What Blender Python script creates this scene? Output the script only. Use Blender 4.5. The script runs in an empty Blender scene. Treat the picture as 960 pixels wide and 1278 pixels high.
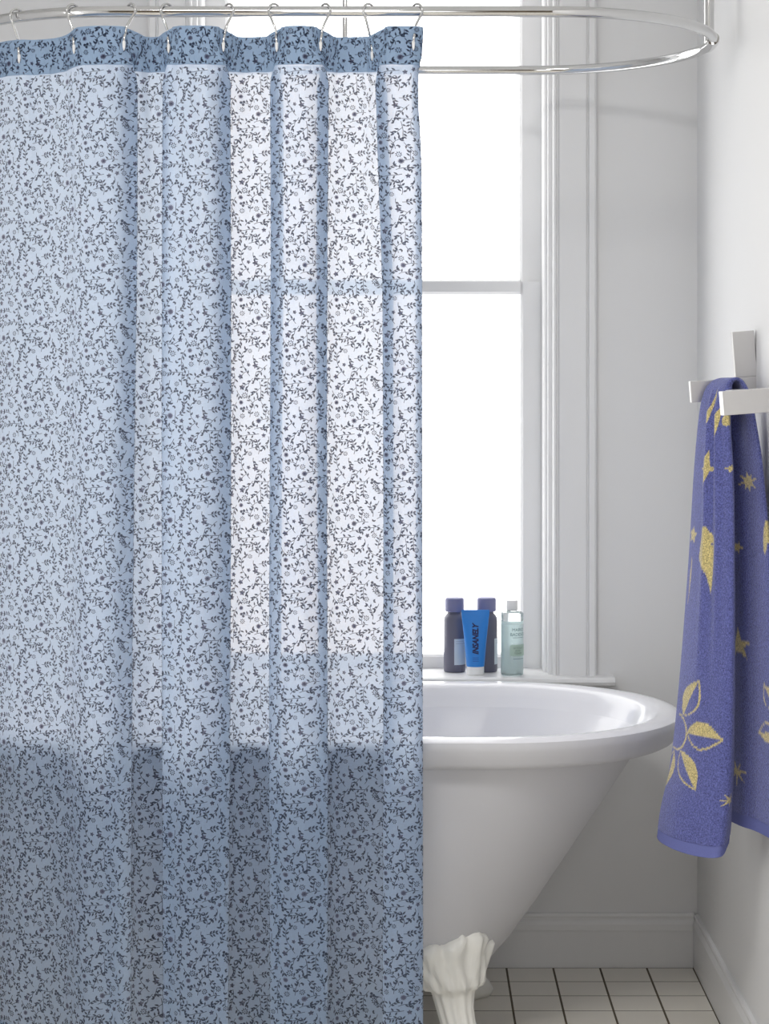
import bpy, bmesh, math, random
import numpy as np
from mathutils import Vector, Matrix

# ------------------------------------------------------------------ camera, world, light
scene = bpy.context.scene
COL = scene.collection
F = 2541.0                      # focal length in pixels of the 960 px wide frame
VX, VY, CH = 518.6, 488.0, 1.30  # vanishing point and camera height

cam_d = bpy.data.cameras.new('camera')
cam_d.sensor_fit = 'HORIZONTAL'
cam_d.sensor_width = 36.0
cam_d.lens = F / 960.0 * 36.0
cam_d.shift_x = -(VX - 480.0) / 960.0
cam_d.shift_y = -(639.0 - VY) / 960.0
cam_d.clip_start = 0.05
cam = bpy.data.objects.new('camera', cam_d)
COL.objects.link(cam)
cam.location = (0, 0, CH)
cam.rotation_euler = (math.pi / 2, 0, 0)
scene.camera = cam

world = bpy.data.worlds.new('overcast_sky')
scene.world = world
world.use_nodes = True
bg = world.node_tree.nodes['Background']
bg.inputs[0].default_value = (1.0, 0.985, 0.965, 1)
bg.inputs[1].default_value = 4.0

scene.view_settings.view_transform = 'Standard'
scene.view_settings.look = 'None'
scene.view_settings.exposure = -0.07
scene.view_settings.gamma = 1.0
scene.view_settings.use_curve_mapping = False

# window portal (guides sky sampling only, gives off no light of its own)
FW = (-.70, .15, .55, 2.10)         # added fill window, unseen, in the wall behind the camera: x0, x1, z0, z1
LW = (1.85, 2.62, .55, 2.10)        # window in the left wall: y0, y1, z0, z1
for (loc, sx_, sz_, rot_) in (((-0.097, 4.83, 1.56), .82, 1.86, (-90, 0, 0)),
                              (((FW[0] + FW[1]) / 2, -1.03, (FW[2] + FW[3]) / 2), FW[1] - FW[0], FW[3] - FW[2], (90, 0, 0)),
                              ((-1.68, (LW[0] + LW[1]) / 2, (LW[2] + LW[3]) / 2), LW[1] - LW[0], LW[3] - LW[2], (90, 0, -90))):
    pd = bpy.data.lights.new('window_portal', 'AREA')
    pd.shape = 'RECTANGLE'
    pd.size, pd.size_y = sx_, sz_
    pd.cycles.is_portal = True
    po = bpy.data.objects.new('window_portal', pd)
    COL.objects.link(po)
    po.location = loc
    po.rotation_euler = tuple(math.radians(q) for q in rot_)

FILL_POWER = 30.0

# ------------------------------------------------------------------ helpers
def px(p, d):
    return (p - VX) * d / F

def pz(y, d):
    return CH - (y - VY) * d / F

def tag(o, label=None, cat=None, group=None, kind=None):
    if label: o['label'] = label
    if cat: o['category'] = cat
    if group: o['group'] = group
    if kind: o['kind'] = kind
    return o

def empty(name, loc=(0, 0, 0)):
    o = bpy.data.objects.new(name, None)
    o.empty_display_size = 0.05
    COL.objects.link(o)
    o.location = loc
    return o

def mesh_obj(name, verts, faces, mat=None, parent=None, smooth=False, mats=None, midx=None):
    me = bpy.data.meshes.new(name)
    me.from_pydata([tuple(v) for v in verts], [], [tuple(f) for f in faces])
    for m in (mats or ([mat] if mat else [])):
        me.materials.append(m)
    if midx is not None:
        me.polygons.foreach_set('material_index', midx)
    if smooth:
        me.polygons.foreach_set('use_smooth', [True] * len(me.polygons))
    me.update()
    o = bpy.data.objects.new(name, me)
    COL.objects.link(o)
    if parent:
        o.parent = parent
        o.matrix_parent_inverse = Matrix.Translation(-Vector(parent.location))
    return o

def recalc(o):
    bm = bmesh.new(); bm.from_mesh(o.data)
    bmesh.ops.recalc_face_normals(bm, faces=bm.faces)
    bm.to_mesh(o.data); bm.free()
    return o

class MB:
    def __init__(s): s.v = []; s.f = []
    def add(s, v, f):
        n = len(s.v); s.v += [tuple(a) for a in v]; s.f += [tuple(i + n for i in q) for q in f]
        return s
    def box(s, x0, x1, y0, y1, z0, z1, b=0.0):
        if b <= 0:
            v = [(x, y, z) for x in (x0, x1) for y in (y0, y1) for z in (z0, z1)]
            return s.add(v, [(0, 1, 3, 2), (4, 6, 7, 5), (0, 4, 5, 1), (2, 3, 7, 6), (0, 2, 6, 4), (1, 5, 7, 3)])
        bm = bmesh.new()
        bmesh.ops.create_cube(bm, size=1.0)
        for w in bm.verts:
            w.co = Vector((x0 if w.co.x < 0 else x1, y0 if w.co.y < 0 else y1, z0 if w.co.z < 0 else z1))
        bmesh.ops.bevel(bm, geom=list(bm.edges), offset=b, segments=2, profile=0.6, affect='EDGES')
        bm.verts.index_update()
        v = [w.co.copy() for w in bm.verts]; f = [[w.index for w in q.verts] for q in bm.faces]
        bm.free()
        return s.add(v, f)
    def loft(s, rings, closed=True, cap0=False, cap1=False):
        m = len(rings[0]); v = [p for r in rings for p in r]; f = []
        for i in range(len(rings) - 1):
            for j in range(m if closed else m - 1):
                k = (j + 1) % m
                f.append((i * m + j, i * m + k, (i + 1) * m + k, (i + 1) * m + j))
        if cap0: f.append(tuple(reversed(range(m))))
        if cap1: f.append(tuple(range((len(rings) - 1) * m, len(rings) * m)))
        return s.add(v, f)
    def lathe(s, prof, n=32, c=(0, 0, 0), cap0=True, cap1=True):
        rings = [[(c[0] + r * math.cos(2 * math.pi * k / n), c[1] + r * math.sin(2 * math.pi * k / n), c[2] + z) for k in range(n)] for r, z in prof]
        return s.loft(rings, True, cap0, cap1)
    def tube(s, path, r, n=12, closed=False, caps=True):
        P = [Vector(p) for p in path]; N = len(P); rings = []
        R = r if isinstance(r, (list, tuple)) else [r] * N
        nrm = None
        for i in range(N):
            a = P[(i - 1) % N] if (closed or i > 0) else P[i]
            b = P[(i + 1) % N] if (closed or i < N - 1) else P[i]
            t = (b - a).normalized()
            if nrm is None:
                nrm = t.orthogonal().normalized() if abs(t.z) > .9 else t.cross(Vector((0, 0, 1))).normalized()
            nrm = (nrm - t * nrm.dot(t)).normalized()
            bn = t.cross(nrm)
            rings.append([P[i] + nrm * (R[i] * math.cos(2 * math.pi * k / n)) + bn * (R[i] * math.sin(2 * math.pi * k / n)) for k in range(n)])
        if closed: rings.append(rings[0]); return s.loft(rings)
        return s.loft(rings, True, caps, caps)
    def prism_x(s, prof, x0, x1):      # prof: (y,z) polygon extruded along x
        n = len(prof)
        v = [(x0, y, z) for y, z in prof] + [(x1, y, z) for y, z in prof]
        f = [(j, (j + 1) % n, n + (j + 1) % n, n + j) for j in range(n)] + [tuple(reversed(range(n))), tuple(range(n, 2 * n))]
        return s.add(v, f)
    def prism_z(s, prof, z0, z1):
        n = len(prof)
        v = [(x, y, z0) for x, y in prof] + [(x, y, z1) for x, y in prof]
        f = [(j, (j + 1) % n, n + (j + 1) % n, n + j) for j in range(n)] + [tuple(reversed(range(n))), tuple(range(n, 2 * n))]
        return s.add(v, f)
    def prism_y(s, prof, y0, y1):
        n = len(prof)
        v = [(x, y0, z) for x, z in prof] + [(x, y1, z) for x, z in prof]
        f = [(j, (j + 1) % n, n + (j + 1) % n, n + j) for j in range(n)] + [tuple(reversed(range(n))), tuple(range(n, 2 * n))]
        return s.add(v, f)
    def build(s, name, mat, parent=None, smooth=False, angle=None):
        o = mesh_obj(name, s.v, s.f, mat, parent, smooth or angle is not None)
        recalc(o)
        if angle is not None:
            bm = bmesh.new(); bm.from_mesh(o.data)
            for e in bm.edges:
                if len(e.link_faces) == 2 and e.calc_face_angle(0) > math.radians(angle): e.smooth = False
            bm.to_mesh(o.data); bm.free()
        return o

def crom(pts, n):
    """Catmull-Rom through pts, n samples per segment; pts is (k,dim) array"""
    P = np.asarray(pts, float)
    Q = np.vstack([2 * P[0] - P[1], P, 2 * P[-1] - P[-2]])
    out = []
    for i in range(1, len(Q) - 2):
        t = np.linspace(0, 1, n, endpoint=False)[:, None]
        a, b, c, d = Q[i - 1], Q[i], Q[i + 1], Q[i + 2]
        out.append(.5 * ((2 * b) + (c - a) * t + (2 * a - 5 * b + 4 * c - d) * t ** 2 + (3 * b - a - 3 * c + d) * t ** 3))
    out.append(P[-1][None, :])
    return np.vstack(out)

def srgb(r, g, b):
    f = lambda c: c / 12.92 if c <= .04045 else ((c + .055) / 1.055) ** 2.4
    return (f(r / 255), f(g / 255), f(b / 255), 1)

def mat_pbr(name, col, rough=.5, metal=0, bump=0, bscale=200, var=0, vscale=4, spec=.5, coat=0, trans=0):
    m = bpy.data.materials.new(name); m.use_nodes = True
    nt = m.node_tree; b = nt.nodes['Principled BSDF']
    b.inputs['Base Color'].default_value = col
    b.inputs['Roughness'].default_value = rough
    b.inputs['Metallic'].default_value = metal
    b.inputs['Specular IOR Level'].default_value = spec
    b.inputs['Coat Weight'].default_value = coat
    b.inputs['Transmission Weight'].default_value = trans
    tc = nt.nodes.new('ShaderNodeTexCoord')
    if var:
        n = nt.nodes.new('ShaderNodeTexNoise'); n.inputs['Scale'].default_value = vscale; n.inputs['Detail'].default_value = 4
        nt.links.new(tc.outputs['Object'], n.inputs['Vector'])
        h = nt.nodes.new('ShaderNodeMix'); h.data_type = 'RGBA'
        h.inputs[6].default_value = tuple(c * (1 - var) for c in col[:3]) + (1,)
        h.inputs[7].default_value = tuple(min(1, c * (1 + var)) for c in col[:3]) + (1,)
        nt.links.new(n.outputs['Fac'], h.inputs[0]); nt.links.new(h.outputs[2], b.inputs['Base Color'])
    if bump:
        n = nt.nodes.new('ShaderNodeTexNoise'); n.inputs['Scale'].default_value = bscale; n.inputs['Detail'].default_value = 3
        nt.links.new(tc.outputs['Object'], n.inputs['Vector'])
        bp = nt.nodes.new('ShaderNodeBump'); bp.inputs['Strength'].default_value = bump; bp.inputs['Distance'].default_value = .002
        nt.links.new(n.outputs['Fac'], bp.inputs['Height']); nt.links.new(bp.outputs['Normal'], b.inputs['Normal'])
    return m

M_wall = mat_pbr('wall_paint', srgb(232, 232, 233), .6, bump=.05, bscale=60, var=.015, vscale=3)
M_trim = mat_pbr('trim_gloss_paint', srgb(236, 236, 237), .35, bump=.03, bscale=40, var=.01)
M_front = mat_pbr('taupe_wall_paint', srgb(120, 106, 88), .7, var=.02, vscale=3)
M_ceil = mat_pbr('ceiling_paint', srgb(235, 235, 234), .8, var=.01)
M_tile = mat_pbr('floor_tile_glaze', srgb(240, 235, 225), .3, bump=.02, bscale=30, var=.03, vscale=6)
M_grout = mat_pbr('floor_grout', srgb(96, 86, 70), .9, bump=.3, bscale=400, var=.1, vscale=30)
M_chrome = mat_pbr('chrome', (.66, .66, .66, 1), .07, 1, var=.01)
M_satin = mat_pbr('satin_nickel', (.62, .61, .61, 1), .32, 1, bump=.03, bscale=300)
M_enamel = mat_pbr('white_enamel', srgb(238, 238, 243), .16, coat=.15, var=.005)
M_tubpaint = mat_pbr('tub_outer_paint', srgb(202, 202, 206), .6, spec=.3, bump=.02, bscale=25, var=.01)
M_foot = mat_pbr('claw_foot_paint', srgb(238, 237, 231), .35, bump=.06, bscale=60, var=.02)
M_whiteplastic = mat_pbr('white_plastic', srgb(240, 240, 240), .4)

def mat_cloth(name, col, transp, transl, colvar=.03, tcol=None, trcol=(1, .80, .64, 1), weave=.55):
    m = bpy.data.materials.new(name); m.use_nodes = True
    nt = m.node_tree; N = nt.nodes; L = nt.links
    N.remove(N['Principled BSDF']); out = N['Material Output']
    uv = N.new('ShaderNodeTexCoord')
    wx = N.new('ShaderNodeTexNoise'); wx.inputs['Scale'].default_value = 1.0; wx.inputs['Detail'].default_value = 2
    mp = N.new('ShaderNodeMapping'); mp.inputs['Scale'].default_value = (700, 700, 160)
    L.new(uv.outputs['Object'], mp.inputs['Vector']); L.new(mp.outputs['Vector'], wx.inputs['Vector'])
    w2 = N.new('ShaderNodeTexNoise'); w2.inputs['Scale'].default_value = 1.0; w2.inputs['Detail'].default_value = 2
    mp2 = N.new('ShaderNodeMapping'); mp2.inputs['Scale'].default_value = (160, 160, 800)
    L.new(uv.outputs['Object'], mp2.inputs['Vector']); L.new(mp2.outputs['Vector'], w2.inputs['Vector'])
    ad = N.new('ShaderNodeMath'); ad.operation = 'ADD'
    L.new(wx.outputs['Fac'], ad.inputs[0]); L.new(w2.outputs['Fac'], ad.inputs[1])
    mr = N.new('ShaderNodeMapRange'); mr.inputs['From Min'].default_value = .7; mr.inputs['From Max'].default_value = 1.3
    mr.inputs['To Min'].default_value = transp * (1 - weave); mr.inputs['To Max'].default_value = transp * (1 + weave)
    L.new(ad.outputs[0], mr.inputs['Value'])
    cm = N.new('ShaderNodeMix'); cm.data_type = 'RGBA'
    cm.inputs[6].default_value = tuple(c * (1 - colvar) for c in col[:3]) + (1,)
    cm.inputs[7].default_value = tuple(min(1, c * (1 + colvar)) for c in col[:3]) + (1,)
    L.new(wx.outputs['Fac'], cm.inputs[0])
    d = N.new('ShaderNodeBsdfDiffuse'); t = N.new('ShaderNodeBsdfTranslucent'); tr = N.new('ShaderNodeBsdfTransparent')
    L.new(cm.outputs[2], d.inputs['Color'])
    t.inputs['Color'].default_value = tcol or col
    tr.inputs['Color'].default_value = trcol
    m1 = N.new('ShaderNodeMixShader'); m1.inputs[0].default_value = transl
    L.new(d.outputs[0], m1.inputs[1]); L.new(t.outputs[0], m1.inputs[2])
    m2 = N.new('ShaderNodeMixShader')
    L.new(mr.outputs[0], m2.inputs[0]); L.new(m1.outputs[0], m2.inputs[1]); L.new(tr.outputs[0], m2.inputs[2])
    L.new(m2.outputs[0], out.inputs['Surface'])
    return m

M_cloth = mat_cloth('blue_cotton', (.35, .49, .71, 1), .078, .62, tcol=(.79, .86, .95, 1))
M_hem = mat_cloth('blue_cotton_doubled', (.30, .41, .57, 1), .006, .10)
M_ink = mat_cloth('slate_print', (.035, .05, .085, 1), .070, .55, tcol=(.27, .29, .36, 1))
M_ink2 = mat_cloth('mauve_print', (.13, .14, .22, 1), .072, .55, tcol=(.42, .42, .50, 1))

# ------------------------------------------------------------------ room shell
XW = 0.637      # right wall
YB = 4.60       # back wall
XL, YF, ZC = -1.55, -0.9, 2.75
floor = MB().box(XL - .1, XW + .1, YF - .1, YB + .15, -.12, -.0005).build('floor', M_grout)
tag(floor, kind='structure')

WX0, WX1, WZ0, WZ1 = -.503, .309, .62, 2.46
wb = MB()
wb.box(XL - .1, WX0, YB, YB + .2, -.004, ZC); wb.box(WX1, XW + .1, YB, YB + .2, -.004, ZC)
wb.box(WX0, WX1, YB, YB + .2, -.004, WZ0); wb.box(WX0, WX1, YB, YB + .2, WZ1, ZC)
tag(wb.build('wall_back', M_wall), kind='structure')
tag(MB().box(XW, XW + .1, YF, YB, -.004, ZC).build('wall_right', M_wall), kind='structure')
wl = MB()
wl.box(XL - .1, XL, YF, LW[0], -.004, ZC); wl.box(XL - .1, XL, LW[1], YB, -.004, ZC)
wl.box(XL - .1, XL, LW[0], LW[1], -.004, LW[2]); wl.box(XL - .1, XL, LW[0], LW[1], LW[3], ZC)
tag(wl.build('wall_left', M_wall), kind='structure')
wf = MB()
wf.box(XL - .1, FW[0], YF - .1, YF, -.004, ZC); wf.box(FW[1], XW + .1, YF - .1, YF, -.004, ZC)
wf.box(FW[0], FW[1], YF - .1, YF, -.004, FW[2]); wf.box(FW[0], FW[1], YF - .1, YF, FW[3], ZC)
tag(wf.build('wall_front', M_front), kind='structure')
tag(MB().box(XL - .1, XW + .1, YF - .1, YB + .2, ZC, ZC + .1).build('ceiling', M_ceil), kind='structure')

# floor tiles: the nearest rows in view singly, the rest joined
TP, GR = .1054, .0046
XT0, YT0 = .6267, 4.588
tile_me = {}
rest = MB(); ntile = 0
def tile_mesh(w, h):
    key = (round(w, 4), round(h, 4))
    if key not in tile_me:
        b = MB(); c = .0003
        z1 = 0.0; z0 = -.0014
        x0, x1, y0, y1 = -w / 2, w / 2, -h / 2, h / 2
        b.loft([[(x0, y0, z0), (x1, y0, z0), (x1, y1, z0), (x0, y1, z0)],
                [(x0, y0, z1 - c), (x1, y0, z1 - c), (x1, y1, z1 - c), (x0, y1, z1 - c)],
                [(x0 + c, y0 + c, z1), (x1 - c, y0 + c, z1), (x1 - c, y1 - c, z1), (x0 + c, y1 - c, z1)]], True, False, True)
        me = bpy.data.meshes.new('tile'); me.from_pydata(b.v, [], b.f); me.materials.append(M_tile); me.update()
        tile_me[key] = me
    return tile_me[key]
cells = []
for j in range(53):
    y1 = YT0 - j * TP; y0 = y1 - TP
    if y0 < YF: break
    for i in range(21):
        x1 = XT0 - i * TP; x0 = max(x1 - TP, XL)
        if x1 - x0 < .02: continue
        cells.append((j, i, x0 + GR / 2, x1 - GR / 2, y0 + GR / 2, y1 - GR / 2))
for (j, i, x0, x1, y0, y1) in cells:
    if j < 15 and i < 19:
        o = bpy.data.objects.new('tile', tile_mesh(x1 - x0, y1 - y0)); COL.objects.link(o)
        o.parent = floor; o.location = ((x0 + x1) / 2, (y0 + y1) / 2, 0)
    else:
        rest.box(x0, x1, y0, y1, -.0014, 0)
tag(rest.build('tile_field', M_tile, floor), kind='stuff')

# baseboards
def base_prof():
    board = [(0, 0), (-.012, 0), (-.012, .083), (0, .083)]
    cap = [(0, .084), (-.0145, .084), (-.0145, .098), (-.012, .104), (-.0085, .109), (-.0085, .113), (-.011, .115), (-.011, .119), (-.009, .122), (0, .122)]
    return board, cap
bd, cp = base_prof()
bb = MB().prism_x([(YB + y, z) for y, z in bd], XL + .012, XW - .0105).build('baseboard_back', M_trim); tag(bb, kind='structure')
MB().prism_x([(YB + y, z) for y, z in cp], XL + .012, XW - .0085).build('cap_moulding', M_trim, bb)
br = MB().prism_y([(XW + y * .85, z) for y, z in bd], YF, YB - .0128).build('baseboard_right', M_trim); tag(br, kind='structure')
MB().prism_y([(XW + y * .85, z) for y, z in cp], YF, YB - .0150).build('cap_moulding', M_trim, br)
bl = MB().prism_y([(XL - y, z) for y, z in bd], YF, YB).build('baseboard_left', M_trim); tag(bl, kind='structure')

# ------------------------------------------------------------------ window
win = empty('window_1', (-.097, YB, .66)); tag(win, kind='structure')
cx = -.097
ZS = .66        # stool top
def mirror_prism(name, prof, z0, z1, mat):
    """profile given for the right side as (x,y); builds right and left piece"""
    MB().prism_z(prof, z0, z1).build(name, mat, win)
    MB().prism_z([(2 * cx - x, y) for x, y in prof], z0, z1).build(name, mat, win)
# casing with fluted edge and back band
y = YB
cas = [(.309, y), (.309, y - .016), (.312, y - .0205), (.316, y - .0205), (.318, y - .015), (.322, y - .015), (.324, y - .021), (.384, y - .021),
       (.386, y - .017), (.389, y - .017), (.391, y - .026), (.403, y - .026), (.407, y - .022), (.407, y)]
mirror_prism('casing', cas, ZS, WZ1 + .0, M_trim)
head = [(2 * cx - .407, WZ1), (.407, WZ1), (.407, WZ1 + .10), (2 * cx - .407, WZ1 + .10)]
MB().prism_y(head, y - .024, y).build('head_casing', M_trim, win)
# jamb liner and stop
jamb = [(.309, y - .001), (.309, y + .19), (.300, y + .19), (.300, y - .001)]
mirror_prism('jamb', jamb, ZS, WZ1, M_trim)
stop = [(.300, y + .03), (.300, y + .095), (.2915, y + .095), (.2915, y + .034), (.2945, y + .03)]
mirror_prism('stop_bead', stop, ZS, WZ1, M_trim)
MB().box(2 * cx - .309, .309, y, y + .19, WZ1 - .012, WZ1).build('head_jamb', M_trim, win)

def sash(name, y0, y1, z0, z1, bot, top, mat):
    gx0, gx1 = 2 * cx - .243, .243
    ox0, ox1 = 2 * cx - .2985, .2985
    e = empty(name, (cx, y0, z0)); e.parent = win; e.matrix_parent_inverse = Matrix.Translation(-Vector(win.location))
    def part(n, b, m):
        o = b.build(n, m); o.parent = e
        o.matrix_parent_inverse = Matrix.Translation(-Vector(e.location)); return o
    c = .006
    for sgn in (0, 1):
        pr = [(gx1, y0 + c), (gx1 + c, y0), (ox1, y0), (ox1, y1), (gx1, y1)]
        if sgn: pr = [(2 * cx - x, yy) for x, yy in pr]
        part('stile', MB().prism_z(pr, z0, z1), mat)
    part('rail', MB().prism_x([(y0, z0), (y1, z0), (y1, z0 + bot), (y0 + c, z0 + bot), (y0, z0 + bot - c)], gx0, gx1), mat)
    part('rail', MB().prism_x([(y0, z1), (y1, z1), (y1, z1 - top), (y0 + c, z1 - top), (y0, z1 - top + c)], gx0, gx1), mat)
    part('pane', MB().box(gx0 - .003, gx1 + .003, (y0 + y1) / 2 - .002, (y0 + y1) / 2 + .002, z0 + bot - .003, z1 - top + .003), M_glass)
    return e

M_glass = bpy.data.materials.new('window_glass'); M_glass.use_nodes = True
nt = M_glass.node_tree; nt.nodes.remove(nt.nodes['Principled BSDF'])
tr = nt.nodes.new('ShaderNodeBsdfTransparent'); tr.inputs[0].default_value = (.97, .975, .975, 1)
gl = nt.nodes.new('ShaderNodeBsdfGlossy'); gl.inputs['Roughness'].default_value = .02
mx = nt.nodes.new('ShaderNodeMixShader'); mx.inputs[0].default_value = .05
nt.links.new(tr.outputs[0], mx.inputs[1]); nt.links.new(gl.outputs[0], mx.inputs[2])
nt.links.new(mx.outputs[0], nt.nodes['Material Output'].inputs[0])

sash('lower_sash', y + .100, y + .135, ZS, 1.553, .032, .030, M_trim)
sash('upper_sash', y + .138, y + .173, 1.535, WZ1 - .012, .024, .045, M_trim)
# unseen casement windows: added fill behind the camera, side light in the left wall
def plain_window(name, place, u0, u1, z0, z1):
    """place(u, t) -> (x, y): u runs along the wall, t into the room"""
    e = empty(name, place((u0 + u1) / 2, 0) + (z0,)); tag(e, kind='structure')
    def bx(n, ua, ub, ta, tb_, za, zb, m):
        (xa, ya), (xb, yb_) = place(ua, ta), place(ub, tb_)
        MB().box(min(xa, xb), max(xa, xb), min(ya, yb_), max(ya, yb_), za, zb, .0015 if n == 'pane' else .003).build(n, m, e)
    for ua in (u0, u1 - .05): bx('stile', ua, ua + .05, -.09, -.04, z0, z1, M_trim)
    for za in (z0, z1 - .05): bx('rail', u0 + .05, u1 - .05, -.088, -.042, za, za + .05, M_trim)
    bx('pane', u0 + .05, u1 - .05, -.068, -.063, z0 + .05, z1 - .05, M_glass)
    for za in (z0 - .06, z1): bx('casing', u0 - .06, u1 + .06, 0, .02, za, za + .06, M_trim)
    for ua in (u0 - .06, u1): bx('casing', ua, ua + .06, 0, .02, z0, z1, M_trim)
plain_window('fill_window', lambda u, t: (u, YF + t), *FW)
plain_window('window_3', lambda u, t: (XL + t, u), *LW)
# stool (inner sill) with rounded nose, and apron
nose = [(y + .19, ZS), (y + .19, ZS - .02), (y - .052, ZS - .02), (y - .058, ZS - .017), (y - .061, ZS - .010), (y - .058, ZS - .003), (y - .052, ZS)]
st = MB().prism_x(nose, 2 * cx - .309, .309)
for sg in (1, -1):
    a, b = (.309, .4455) if sg > 0 else (2 * cx - .4455, 2 * cx - .309)
    st.prism_x([(y, ZS), (y, ZS - .02)] + nose[2:], a, b)
st.build('stool', M_trim, win)
MB().box(2 * cx - .395, .395, y - .018, y, ZS - .11, ZS - .02, .003).build('apron', M_trim, win)

# ------------------------------------------------------------------ bathtub
TX, TY = -.19, 4.125
tub = empty('bathtub', (TX, TY, 0))
tag(tub, 'white roll-top bathtub on claw feet under the window', 'bathtub')
def stadium(a, b, z, n=72):
    r = []
    for k in range(n):
        t = 2 * math.pi * (k + .5) / n
        c, s = math.cos(t), math.sin(t)
        r.append((TX + math.copysign(a - b, c) + b * c, TY + b * s, z))
    return r
RA, RB, RZ = .730, .393, .632      # centre line of the roll
outer = [(.10, .06, .130), (.25, .17, .133), (.325, .225, .150), (.352, .252, .175), (.386, .273, .215), (.44, .295, .29), (.50, .312, .38), (.56, .326, .47), (.62, .338, .56), (.645, .345, .600), (.668, .351, .612)]
body = MB().loft([stadium(a, b, z) for a, b, z in outer], True, True, False).build('basin_shell', M_tubpaint, tub, smooth=True)
lip = [(-.040, .600), (-.026, .601), (-.018, .605), (-.013, .612), (-.007, .625), (-.002, .637), (-.001, .645), (-.005, .653)]
top = [(-.005, .653), (-.014, .658), (-.026, .660), (-.040, .6595), (-.052, .656), (-.061, .648), (-.070, .632), (-.083, .611)]
MB().loft([stadium(.655, .335, .604)] + [stadium(RA + o_, RB + o_, z_) for o_, z_ in lip]).build('rim_lip_shaded', M_tubpaint, tub, smooth=True)  # lip is enamel too; the greyer outer paint puts its shade into the colour
MB().loft([stadium(RA + o_, RB + o_, z_) for o_, z_ in top]).build('rim_top', M_enamel, tub, smooth=True)
inner = [(RA - .0828, RB - .0828, .6115), (.603, .301, .56), (.562, .292, .50), (.508, .280, .43), (.453, .265, .35), (.394, .245, .265), (.35, .222, .21), (.31, .185, .18), (.23, .13, .170), (.08, .05, .166)]
MB().loft([stadium(a, b, z) for a, b, z in inner], True, False, True).build('basin_lining', M_enamel, tub, smooth=True)
# claw feet
def foot(ang, name='claw_foot'):
    sx = 1 if math.cos(ang) > 0 else -1
    cxx = TX + sx * .110; base = Vector((cxx + .268 * math.cos(ang), TY + .268 * math.sin(ang), 0))
    er = Vector((math.cos(ang), math.sin(ang), 0)); et = Vector((-math.sin(ang), math.cos(ang), 0))
    lev = [(0, .050, .058, .058), (.012, .056, .064, .058), (.03, .052, .058, .052), (.05, .038, .042, .042), (.07, .031, .034, .031), (.095, .029, .031, .020), (.12, .031, .032, .010),
           (.145, .036, .034, .005), (.156, .040, .036, .004), (.160, .052, .043, .002), (.168, .059, .046, 0), (.185, .066, .046, -.004), (.205, .074, .048, -.010), (.225, .080, .050, -.012),
           (.243, .084, .052, -.010), (.252, .083, .046, -.016), (.256, .075, .030, -.022)]
    n = 96; rings = []
    for z, rt, rrad, off in lev:
        ring = []
        for k in range(n):
            p = 2 * math.pi * k / n
            fr = math.cos(p)                  # 1 = outward
            h = min(1, max(0, (z - .156) / .09))
            toe = max(0, 1 - z / .05)
            ridge = 0
            if z > .158:
                q = p + .55 * math.sin(p) * (1 - h) + .25 * math.sin(2.2 * h) * math.cos(p)       # leaves fan out
                ridge = .013 * (abs(math.cos(4.5 * q)) - .5) * (.5 + .6 * h) + .0035 * math.cos(18 * q + 9 * h)
            elif z > .06:
                ridge = .0016 * math.cos(12 * p)
            ridge += .007 * toe * (abs(math.cos(2.5 * p)) - .5)
            zz = z
            if z > .20:
                w = (z - .20) / .056
                scal = .010 * abs(math.cos(4.5 * p)) - .004
                zz = z + w * (scal + .018 * math.exp(-((p - .35) / .35) ** 2) - .020 * max(0, -math.sin(p)) * 0 + (-.026 * (abs(((p + math.pi) % (2 * math.pi)) - math.pi) / 1.5) ** 1.5 if fr > -.2 else -.03))
            wd = 1.10 if z > .158 else 1.15
            v = base + er * (off + (rrad + ridge) * fr) + et * ((rt * wd + ridge) * math.sin(p))
            ring.append((v.x, v.y, zz))
        rings.append(ring)
    return MB().loft(rings, True, True, True).build(name, M_foot, tub, smooth=True)
for a in (-56, 56, 124, -124):
    foot(math.radians(a))

# ------------------------------------------------------------------ shower ring
RCX, RCY, RR, RH, RZ_ = -.152, 4.06, .34, .402, 1.993
ring = empty('shower_ring', (RCX, RCY, RZ_))
tag(ring, 'chrome oval shower curtain ring hung on rods above the bathtub', 'curtain rod')
path = []
for k in range(41):
    t = -math.pi / 2 + math.pi * k / 40; path.append((RCX + RH + RR * math.cos(t), RCY + RR * math.sin(t), RZ_))
for k in range(41):
    t = math.pi / 2 + math.pi * k / 40; path.append((RCX - RH + RR * math.cos(t), RCY + RR * math.sin(t), RZ_))
MB().tube(path, .0102, 20, closed=True).build('ring_tube', M_chrome, ring, smooth=True)
ex = RCX + RH + RR
MB().tube([(ex - .004, RCY, RZ_), (ex - .004, RCY, ZC)], .0098, 20).build('support_rod', M_chrome, ring, angle=40)
MB().tube([(RCX, RCY + RR, RZ_), (RCX, RCY + RR, ZC)], .0058, 16).build('support_rod', M_chrome, ring, angle=40)
cpath = [(RCX + RH + RR * math.cos(t), RCY + RR * math.sin(t), RZ_) for t in [math.radians(a) for a in range(-10, 7, 2)]]
MB().tube(cpath, .0125, 24).build('coupling', M_chrome, ring, angle=40)
MB().lathe([(.032, 0), (.030, -.006), (.012, -.012)], 24, (ex - .004, RCY, ZC)).build('ceiling_flange', M_chrome, ring, angle=40)
MB().lathe([(.030, 0), (.028, -.006), (.008, -.012)], 24, (RCX, RCY + RR, ZC)).build('ceiling_flange', M_chrome, ring, angle=40)

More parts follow.
